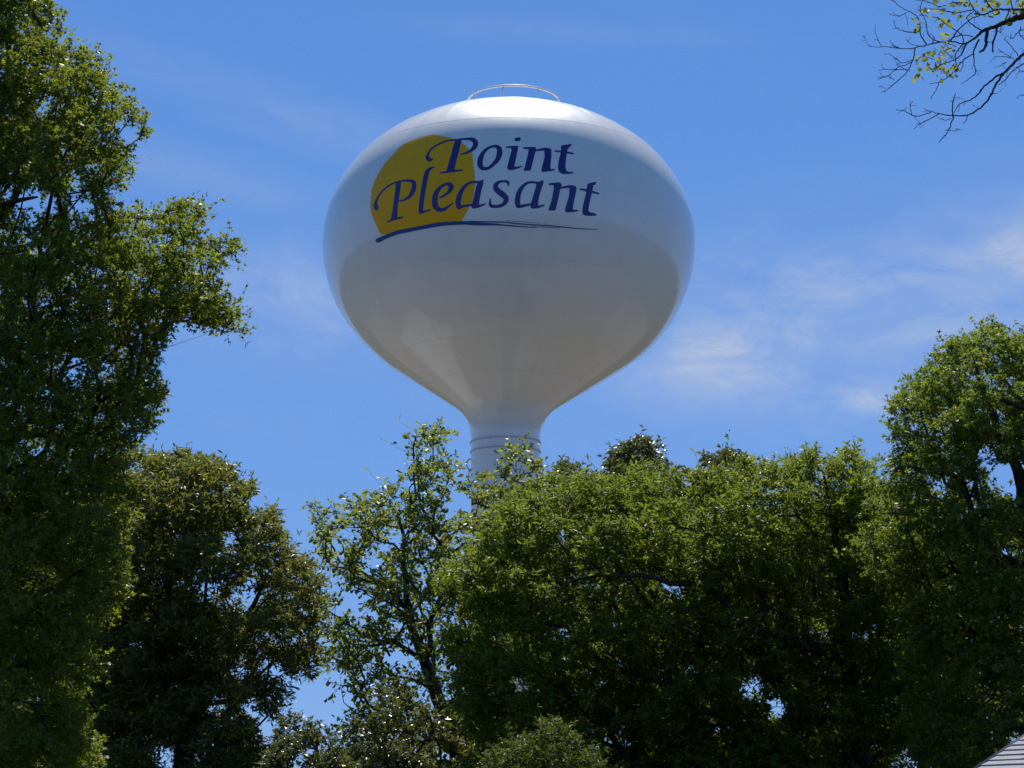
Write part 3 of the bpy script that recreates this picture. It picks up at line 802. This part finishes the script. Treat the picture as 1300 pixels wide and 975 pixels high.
grow("honey_locust", "broad dark green tree with an arching limb and rounded boughs in front of the tower", LOC, 42, 2.8, 0.33, (1075, 830, 0), "leaf_locust", "bark_dark", "lance", 0.125,
     guides=[[(1060,835,0.172,-0.8),(1028,821,0.133,-1.5),(984,803,0.109,-1.9),(946,797,0.098,-2.0),(932,781,0.090,-2.1),(917,759,0.082,-2.1),(895,743,0.070,-2.2),(850,741,0.055,-2.2),(836,734,0.047,-2.2),(788,731,0.039,-2.4),(757,731,0.027,-2.4),(725,737,0.017,-2.5),(712,744,0.009,-2.5)],
             [(946,797,0.086,-2.0),(895,821,0.070,-2.1),(863,848,0.055,-2.1),(835,868,0.043,-2.1),(800,890,0.035,-2.2),(740,916,0.023,-2.4)],
             [(788,731,0.027,-2.4),(753,716,0.020,-2.4),(737,710,0.014,-2.5),(716,714,0.008,-2.5)],
             [(1075,830,.16,0),(1070,740,.11,-.5),(1060,660,.06,-1),(1045,600,.02,-1)], [(917,759,.06,-2.5),(905,690,.04,-2.2),(880,640,.02,-2.0)], [(706,705,.05,-2),(708,672,.04,-2),(700,640,.02,-2)], [(1075,830,.12,0),(1150,740,.08,0),(1170,660,.04,0)]],
     holes=[(852,752,8),(950,875,9),(985,905,7),(912,930,5),(900,975,6),(668,868,6),(1150,965,8),(715,690,4)], nt_=10, nl=9, seed=9, tr=0.36, droop=-0.15, flat=0.7, up=0.5, clr=0.98, limbs=18, inset=.8, void=.025, bough=.98, twig=.004, ncand=70000)
grow("magnolia", "distant glossy leaved evergreen rising behind the broad tree, its leaves glinting white",
     [(690,660),(692,600),(705,585),(722,568),(738,578),(748,600),(765,598),(768,574),(790,561),(815,557),(838,562),(852,575),(862,592),(885,600),(890,585),(905,574),(925,568),(950,575),(962,590),(960,660)], 66, 2.2, 0.46, (815, 700, 0), "leaf_gloss", "bark_dark", "oval", 0.17,
     nt_=11, nl=7, seed=13, tr=0.22, inner=.2, bough=.8)
grow("ash_tree", "tall full tree rising above the others at the right edge of the photo",
     [(1085,700),(1100,620),(1118,585),(1126,560),(1128,528),(1136,500),(1152,480),(1176,460),(1192,447),(1198,424),(1212,413),(1240,425),(1252,413),(1285,418),(1310,408),(1380,400),(1425,430),(1430,1080),(1160,1080),(1130,760)], 38, 2.4, 0.31, (1360, 690, -40), "leaf_ash", "bark_dark", "star", 0.115,
     guides=[[(1340,700,.20),(1300,640,.14,-1),(1292,597,.10,-1.2),(1267,554,.08,-1.4),(1256,508,.05,-1.4),(1234,450,.02,-1.4)], [(1292,597,.08,-1.2),(1259,598,.06,-1.4),(1241,583,.04,-1.5),(1225,560,.02,-1.5)],
             [(1340,640,.10,-1),(1300,518,.06,-1.4),(1274,508,.04,-1.5),(1234,504,.015,-1.5)], [(1300,640,.08,-1),(1230,700,.05,-1),(1190,690,.02,-1)]],
     holes=[(1265,606,7),(1285,616,8),(1232,645,5),(1266,533,4),(1298,600,7),(1194,628,5),(1280,700,5),(1250,580,4)], nt_=9, nl=8, seed=15, tr=0.3, void=.03, bough=.82, clr=.97, twig=.004)
grow("holly", "small glossy pale glinting evergreen at the foot of the gap in the trees",
     [(325,1080),(335,960),(350,925),(375,908),(400,914),(430,934),(448,960),(475,1080)], 36, 1.2, 0.27, (395, 1000, 0), "leaf_gloss", "bark_dark", "oval", 0.085, nt_=9, nl=7, seed=17, tr=0.09, limbs=4, inner=.2, bough=.4)
grow("sapling", "small bushy green tree at the bottom edge in front of the broad dark tree",
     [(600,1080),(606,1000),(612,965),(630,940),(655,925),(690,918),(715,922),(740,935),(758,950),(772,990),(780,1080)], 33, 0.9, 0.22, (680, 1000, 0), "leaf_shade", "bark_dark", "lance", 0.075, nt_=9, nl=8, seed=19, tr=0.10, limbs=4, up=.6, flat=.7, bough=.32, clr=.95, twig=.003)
# darker trees standing behind
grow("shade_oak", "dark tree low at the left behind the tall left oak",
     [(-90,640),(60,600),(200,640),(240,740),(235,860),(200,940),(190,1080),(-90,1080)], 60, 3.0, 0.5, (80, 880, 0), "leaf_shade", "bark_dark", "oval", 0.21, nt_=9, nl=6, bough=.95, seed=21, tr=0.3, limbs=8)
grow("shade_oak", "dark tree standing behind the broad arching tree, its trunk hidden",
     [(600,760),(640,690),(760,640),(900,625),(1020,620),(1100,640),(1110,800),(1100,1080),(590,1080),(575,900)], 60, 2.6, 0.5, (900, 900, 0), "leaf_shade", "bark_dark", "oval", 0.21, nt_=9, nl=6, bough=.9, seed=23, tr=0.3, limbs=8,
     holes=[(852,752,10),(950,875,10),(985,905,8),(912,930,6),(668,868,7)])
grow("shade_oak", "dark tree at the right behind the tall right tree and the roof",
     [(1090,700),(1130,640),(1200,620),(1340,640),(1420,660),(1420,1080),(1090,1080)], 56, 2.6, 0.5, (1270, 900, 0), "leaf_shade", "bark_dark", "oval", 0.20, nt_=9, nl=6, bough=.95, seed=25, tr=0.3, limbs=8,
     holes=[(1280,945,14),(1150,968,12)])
grow("understory_tree", "low dark glossy tree beneath the sparse tree",
     [(425,1080),(440,960),(455,900),(480,868),(515,868),(545,900),(600,930),(640,1000),(650,1080)], 44, 1.6, 0.34, (545, 1000, 0), "leaf_gloss", "bark_dark", "oval", 0.115, nt_=9, nl=6, bough=.9, seed=27, tr=0.12, limbs=5, holes=[(445,905,6),(520,905,5)], keep=.85)

# unseen leaves added behind the camera, shading the near trees from open sky
def shade_leaf_mass():
    g = np.random.default_rng(77); n = 26000
    x = g.uniform(-60, 60, n); y = -g.uniform(9, 26, n); top = 19 + 3.5*np.sin(x*.23) + 2.0*np.sin(x*.61+1)
    z = 1.5 + (top-1.5)*g.random(n)**.8
    keep = ((np.abs(y+17.5)/8.5)**2 + np.clip((z-top*.55)/(top*.45), 0, 1)**2) < 1
    P = np.c_[x, y, z][keep]
    D = nrmz(g.normal(0, 1, P.shape)); Nn = nrmz(g.normal(0, 1, P.shape))
    V, F = scatter(P, D, Nn, g.uniform(.7, 1.2, len(P)), "oval")
    tag(mesh_np("added_shade_trees", V, F, M["leaf_shade"]), "leaf mass added out of view behind the camera to shade the near trees", kind="stuff")
shade_leaf_mass()

# ------------------------------------------------------------------ bare overhanging branch, top right
def branch_tree():
    g = np.random.default_rng(4)
    Y0 = 14.0; ppm = FPX/Y0
    base = np.array([4.6, 15.2, 0.0])
    root = empty("overhanging_tree", base)
    tag(root, "nearly bare tree reaching dark twigs with yellow green leaves into the top right corner", "tree")
    def Z(x, y): return 1080 + x/4.873, y/4.873
    nodes = []      # (zoom x, zoom y, depth)
    def depth_at(x, y):
        if not nodes: return Y0
        A = np.array([(n_[0], n_[1]) for n_ in nodes]); return nodes[int(np.hypot(A[:, 0]-x, A[:, 1]-y).argmin())][2]
    def line(P, rs=1.0, drift=None):
        d0 = depth_at(P[0][0], P[0][1]); C = catmull([(x, y, w_) for x, y, w_ in P], 5)
        L = np.concatenate([[0], np.cumsum(np.hypot(np.diff(C[:, 0]), np.diff(C[:, 1])))])
        dr = g.uniform(-.5, .5) if drift is None else drift
        D = d0 + dr*L/400
        for c, d in zip(C, D): nodes.append((c[0], c[1], d))
        px, py = Z(C[:, 0], C[:, 1])
        pts = at(px, py, D)
        pts[1:-1] += g.normal(0, .002, (len(pts)-2, 3))
        return pts, C[:, 2]/4.873/2/ppm*rs
    fork = at(1300+160, -40, Y0+.3)
    low = at(1300+150, 120, Y0+.3)
    tr = MB(); tr.origin = base
    top = np.array([4.75, 15.1, 7.6])
    tr.tube([base-[0,0,.1], base+[0,0,.25], base+[.05,0,1.5], base+[0,.05,3.2], base+[.1,-.05,4.8], (4.7,15.15,6.2), top, (4.95,15.3,8.9), (4.8,15.4,10.2)], [.22,.16,.14,.13,.115,.10,.085,.06,.03], 12)
    tr.build("trunk", M["bark_dark"], root, True)
    A = [(1110,85,48),(1000,120,38),(900,160,28),(820,190,22),(760,240,15),(700,270,11),(620,255,10),(560,260,9),(480,275,8),(400,295,7),(300,300,6),(220,290,5),(130,290,3.5),(95,255,3),(82,215,2)]
    G = [(1110,310,22),(1050,350,20),(1010,390,18),(950,450,16),(900,520,14),(860,600,13),(800,670,11),(715,712,10),(630,714,9),(550,705,7),(500,690,5),(450,672,3)]
    def limb(P, start, label=None):
        pts, r = line(P, 1.0, 0.3)
        k = 8; a_ = np.array(start)
        lead = np.array([a_ + (pts[0]-a_)*s + np.array([0, 0, .12*math.sin(s*3.14)]) for s in np.linspace(0, 1, k, endpoint=False)])
        b = MB(); b.origin = base; b.tube(np.vstack([lead, pts]), np.r_[np.linspace(r[0]*2.0, r[0], k), r], 8)
        b.build("limb", M["bark_dark"], root, True)
    limb(A, (4.73, 15.12, 6.6)); limb(G, (4.7, 15.15, 5.9))
    limb([(1150,60,24),(980,60,14),(900,60,12),(800,92,10),(740,20,8),(715,-60,5)], (4.76, 15.1, 7.2))
    tw = MB(); tw.origin = base
    T = [[(845,180,16),(838,240,14),(835,285,11),(800,325,8)], [(905,165,10),(900,210,8),(880,260,8),(877,322,5)],
         [(468,272,6),(432,210,5),(422,120,4),(385,82,4),(320,50,3),(265,5,3),(240,-40,3)], [(345,75,3),(300,100,2.5),(235,85,2)],
         [(400,296,5),(385,370,5),(350,440,4),(290,500,4),(240,545,3),(190,572,2)], [(385,370,4),(320,388,3),(280,360,3),(243,335,2)], [(378,385,4),(290,420,3),(230,470,2.5),(170,490,2)],
         [(330,432,3),(230,428,2.5),(170,435,2)], [(270,495,3),(220,473,2.5),(165,482,2)], [(215,548,2.5),(190,535,2)], [(350,436,3),(300,410,2),(285,400,1.5)],
         [(720,260,7),(690,330,6),(640,370,5),(560,400,4),(500,430,3)], [(762,330,6),(700,370,5),(640,440,4),(600,480,4),(540,510,3),(488,518,2)], [(545,510,3),(530,560,3),(497,600,2)],
         [(795,245,8),(760,320,6),(765,400,4),(772,455,4),(730,490,3),(683,520,2)], [(950,450,9),(900,475,8),(830,530,7),(780,590,6),(735,620,5),(672,645,4),(640,700,3)],
         [(632,714,6),(630,660,5),(640,600,4),(648,575,2)], [(640,605,3),(675,604,2)], [(635,716,6),(610,800,4),(580,840,4),(548,880,3)], [(610,805,3),(650,808,2.5),(660,790,2)],
         [(548,705,4),(470,745,4),(430,765,3),(392,797,2.5)], [(500,690,4),(430,715,3.5),(380,712,3.5),(330,685,3),(278,680,2.5)], [(378,712,3),(366,660,3),(385,625,2)], [(430,765,3),(420,750,2)],
         [(860,580,5),(900,580,3)], [(722,712,4),(715,740,3),(700,760,2)], [(620,730,3),(590,745,2.5),(570,735,2)],
         [(1035,345,4),(980,270,3),(948,243,2)], [(1010,360,4),(950,352,3),(885,352,2)], [(990,352,3),(940,325,2.5),(920,310,2)], [(960,385,4),(940,395,3),(925,410,2)],
         [(1110,380,6),(1060,400,5),(1000,440,5),(950,500,4),(910,525,3)], [(1110,430,4),(1050,445,3),(1045,435,2)], [(1100,590,4),(1048,588,3)],
         [(1100,180,4),(1050,190,4),(1010,230,3),(985,240,2)], [(1050,165,4),(1045,210,3),(1080,250,3)], [(930,160,4),(925,200,3),(950,165,2)],
         [(700,268,6),(650,330,4),(650,370,4),(655,410,3),(680,440,3),(695,390,2)], [(620,255,6),(660,190,5),(740,120,4),(800,95,4)], [(560,260,5),(500,240,4),(470,190,4),(465,130,3),(430,60,3),(450,-20,3)],
         [(600,250,4),(700,215,4),(760,230,4)], [(500,275,4),(520,240,3),(500,215,3)], [(700,268,5),(690,220,4),(640,180,4),(560,120,3),(480,100,3),(425,95,2)],
         [(880,60,6),(850,30,5),(830,-20,4)], [(760,60,5),(650,80,4),(560,60,3),(480,55,3),(420,65,2)], [(820,190,6),(760,160,5),(720,110,4),(760,70,4)], [(980,60,6),(960,110,5),(905,165,4)], [(1040,110,6),(1000,50,5),(985,-30,4)],
         [(740,20,5),(640,15,4),(560,40,3),(470,10,3),(390,0,2)], [(300,300,4),(270,285,3),(258,268,2)], [(190,288,3),(165,240,2.5),(150,190,1.5)], [(420,285,3),(380,275,2.5),(355,260,2)], [(385,200,3),(320,190,2.5),(280,170,2.5),(268,140,2)], [(432,190,3),(400,205,2.5),(340,198,2)],
         [(350,160,2),(350,120,2)], [(650,290,4),(600,270,3),(570,300,3),(540,340,3)], [(640,370,3),(600,330,3),(570,310,2)], [(560,400,3),(520,370,3),(440,350,2),(410,380,2)], [(600,480,3),(570,430,3),(520,430,2),(450,420,2)]]
    for P in T:
        pts, r = line(P); tw.tube(pts, np.maximum(r*1.7, .0020), 5, cap=False)
    # short side shoots all along
    src = [P for P in T] + [A, G]
    for P in src:
        C = catmull([(x, y, w_) for x, y, w_ in P], 5)
        for q in range(1 + len(C)//8):
            k = int(g.integers(1, len(C))); c = C[k]; tdir = C[k]-C[k-1]; a0 = math.atan2(tdir[1], tdir[0]) + g.choice([-1, 1])*g.uniform(.4, 1.0)
            L = g.uniform(14, 55); pts_ = [(c[0], c[1], 2.5)]
            for m_ in range(3):
                a0 += g.normal(0, .35); pts_.append((pts_[-1][0]+math.cos(a0)*L/3, pts_[-1][1]+math.sin(a0)*L/3, 2.2-.4*m_))
            if pts_[-1][0] < 60 or c[0] > 1150: continue
            pts, r = line(pts_, drift=0.0); tw.tube(pts, np.maximum(r*1.3, .0014), 4, cap=False)
    tag(tw.build("twigs", M["bark_dark"], root, True), kind="stuff")
    LV = [(430,455,52),(418,440,40),(452,75,46),(408,165,52),(396,125,34),(540,20,46),(590,60,44),(615,142,60),(590,205,46),(560,112,48),(680,80,42),(730,100,50),(805,68,46),(850,100,46),(625,290,44),(522,308,48),(460,335,40),(440,380,44),(490,410,46),(520,392,40),(562,370,44),(590,350,40),(640,395,44),(602,462,46),(555,485,40),(612,440,40),(640,420,38),(480,425,44),(925,80,48),(990,100,40),(905,10,46),(1060,30,50),(765,20,44),(650,70,40),(700,40,40),(570,150,40),(600,270,38),
          (505,345,40),(540,420,40),(580,400,44),(560,330,36),(455,70,36),(480,85,34),(420,180,44),(1000,150,40),(1040,60,46),(1085,90,44),(960,30,40),(860,50,40),(610,30,40),(540,60,38),(1080,10,46),(520,440,36),(595,430,34),(640,20,36)]
    a_ = np.linspace(0, math.pi, 6)
    V = np.array([(0,0,0),(1.05,0,.0)] + [(.5-.5*math.cos(t_), .36*math.sin(t_)**.8, .08*math.sin(t_)) for t_ in a_[1:-1]] + [(.5-.5*math.cos(t_), -.36*math.sin(t_)**.8, .08*math.sin(t_)) for t_ in a_[1:-1]])
    F = [(0,2,6),(2,3,7,6),(3,4,8,7),(4,5,9,8),(5,1,9)]
    F = [(0,1,2),(1,3,2),(1,4,3),(1,5,4),(0,6,1),(6,7,1),(7,8,1),(8,9,1)]
    me = bpy.data.meshes.new("leaf"); me.from_pydata([tuple(v) for v in V], [], [tuple(int(q) for q in f) for f in F]); me.materials.append(M["leaf_spring"])
    LV = LV + [(x + g.normal(0, 20), y + g.normal(0, 16), sz*g.uniform(.6, .95)) for (x, y, sz) in LV] + [(g.uniform(640, 1120), abs(g.normal(0, 55)), g.uniform(24, 40)) for _ in range(48)] + [(x + g.normal(0, 26), y + g.normal(0, 20), sz*g.uniform(.5, .8)) for (x, y, sz) in LV[:38]]
    for (x, y, sz) in LV:
        px, py = Z(x, y); d = depth_at(x, y) + g.uniform(-.04, .04)
        o = bpy.data.objects.new("leaf", me); link(o, root)
        o.location = at(px, py, d) - base
        sc = sz/4.873/ppm*1.05
        o.scale = (sc, sc, sc)
        o.rotation_euler = (g.uniform(-.9, .9) + 1.1, g.uniform(-.8, .8), g.uniform(0, 6.28))
branch_tree()

# ------------------------------------------------------------------ garage, only a corner of its roof shows bottom right
def house():
    Yc = 22.0
    c = at(1207.0, 1001.0, Yc)         # front left eave corner of the roof
    root = empty("garage", (c[0], c[1], 0), rad(-50))
    tag(root, "low garage with a pale grey shingled roof poking into the bottom right corner", "garage")
    ze = float(c[2]); W, Dp, pit = 7.0, 8.0, rad(23)
    h = Dp/2*math.tan(pit)
    A_, B_, C_, D_ = (0,0,ze),(W,0,ze),(W,Dp,ze),(0,Dp,ze); r1, r2 = (0,Dp/2,ze+h),(W,Dp/2,ze+h)
    b = MB(); top = [A_,B_,C_,D_,r1,r2]; bot = [(x,y,z-.09) for x,y,z in top]
    b.add(top+bot, Q=[[0,1,5,4],[2,3,4,5],[6,10,11,7],[8,11,10,9],[0,6,7,1],[2,8,9,3],[0,4,10,6],[4,3,9,10],[1,7,11,5],[5,11,8,2]])
    roof = b.build("roof", M["felt"], root)
    up = np.array([0, math.cos(pit), math.sin(pit)]); nrm = np.array([0, -math.sin(pit), math.cos(pit)])
    sl = Dp/2/math.cos(pit)
    for x_ in (-.045, W+.045):
        for s_ in (1, -1):
            mir = lambda P: [(p_[0], p_[1] if s_ > 0 else Dp-p_[1], p_[2]) for p_ in P]
            P = []
            for (s0_, l) in ((-.03,-.16),(sl,-.16),(sl,.012),(-.03,.012)):
                for dx in (-.042, .042): P.append(np.array([x_+dx, 0, ze]) + up*s0_ + nrm*l)
            m_ = MB(); m_.add(mir(P), Q=[[0,2,3,1],[2,4,5,3],[4,6,7,5],[6,0,1,7],[0,6,4,2],[1,3,5,7]]); m_.build("rake_board", M["trim"], roof)
    m_ = MB(); m_.box((W/2,-.062,ze-.07),(W/2,.055,.055)); m_.build("gutter", M["trim"], roof)
    m_ = MB(); m_.tube([(-.05,Dp/2,ze+h+.012),(W+.05,Dp/2,ze+h+.012)], .05, 8); m_.build("ridge_cap", M["shingle"], roof)
    expo, tw_ = .142, .305
    QQ = [[0,1,2,3],[7,6,5,4],[0,4,5,1],[1,5,6,2],[2,6,7,3],[3,7,4,0]]
    def tab(w0, w1, s0, s1, back=False):
        P = [np.array([w0,0,0])+up*s0+nrm*.030, np.array([w1,0,0])+up*s0+nrm*.030, np.array([w1,0,0])+up*(s1+.03)+nrm*.012, np.array([w0,0,0])+up*(s1+.03)+nrm*.012]
        P = np.array(P + [p_-nrm*.016 for p_ in P])
        if back: P[:, 1] = Dp - P[:, 1]
        return P
    g = random.Random(5); shared = {}; rest = MB(); nrow = int(sl/expo)
    for back in (False, True):
        for j in range(nrow):
            x = (-(j % 3)*tw_/3)
            while x < W:
                a_, q_ = max(x+.0012, .001), min(x+tw_-.0012, W-.001)
                if q_-a_ > .02:
                    if not back and j < 16 and a_ < 2.6:
                        key = round(q_-a_, 3)
                        if key not in shared:
                            me = bpy.data.meshes.new("shingle"); me.from_pydata([tuple(p_) for p_ in tab(0, q_-a_, 0, expo)], [], QQ); me.materials.append(M["shingle"]); shared[key] = me
                        o = bpy.data.objects.new("shingle", shared[key]); link(o, roof)
                        o.location = np.array([a_,0,ze]) + up*(j*expo + g.uniform(-.003,.003)) + nrm*g.uniform(0,.003)
                    else: rest.add(tab(a_, q_, j*expo, (j+1)*expo, back) + np.array([0,0,ze]), Q=QQ)
                x += tw_
    tag(rest.build("shingle_field", M["shingle"], roof), kind="stuff")
    w_ = MB(); in_ = .35; zw = ze - .10
    def gz(y): return ze - .12 + (min(y, Dp-y))*math.tan(pit)
    x0, x1, y0, y1 = in_, W-in_, in_, Dp-in_
    P = [(x0,y0,0),(x1,y0,0),(x1,y1,0),(x0,y1,0),(x0,y0,gz(y0)),(x1,y0,gz(y0)),(x1,y1,gz(y1)),(x0,y1,gz(y1)),(x0,Dp/2,gz(Dp/2)),(x1,Dp/2,gz(Dp/2))]
    w_.add(P, Q=[[0,1,5,4],[2,3,7,6],[4,5,9,8],[6,7,8,9],[1,2,6,5],[3,0,4,7]], T=[[5,6,9],[7,4,8]])
    w_.build("wall", M["siding"], root)
    dr = MB()
    for k in range(4): dr.box((W/2, y0-.02, .27+k*.5), (1.3, .02, .24))
    dr.build("garage_door", M["siding"], root)
house()
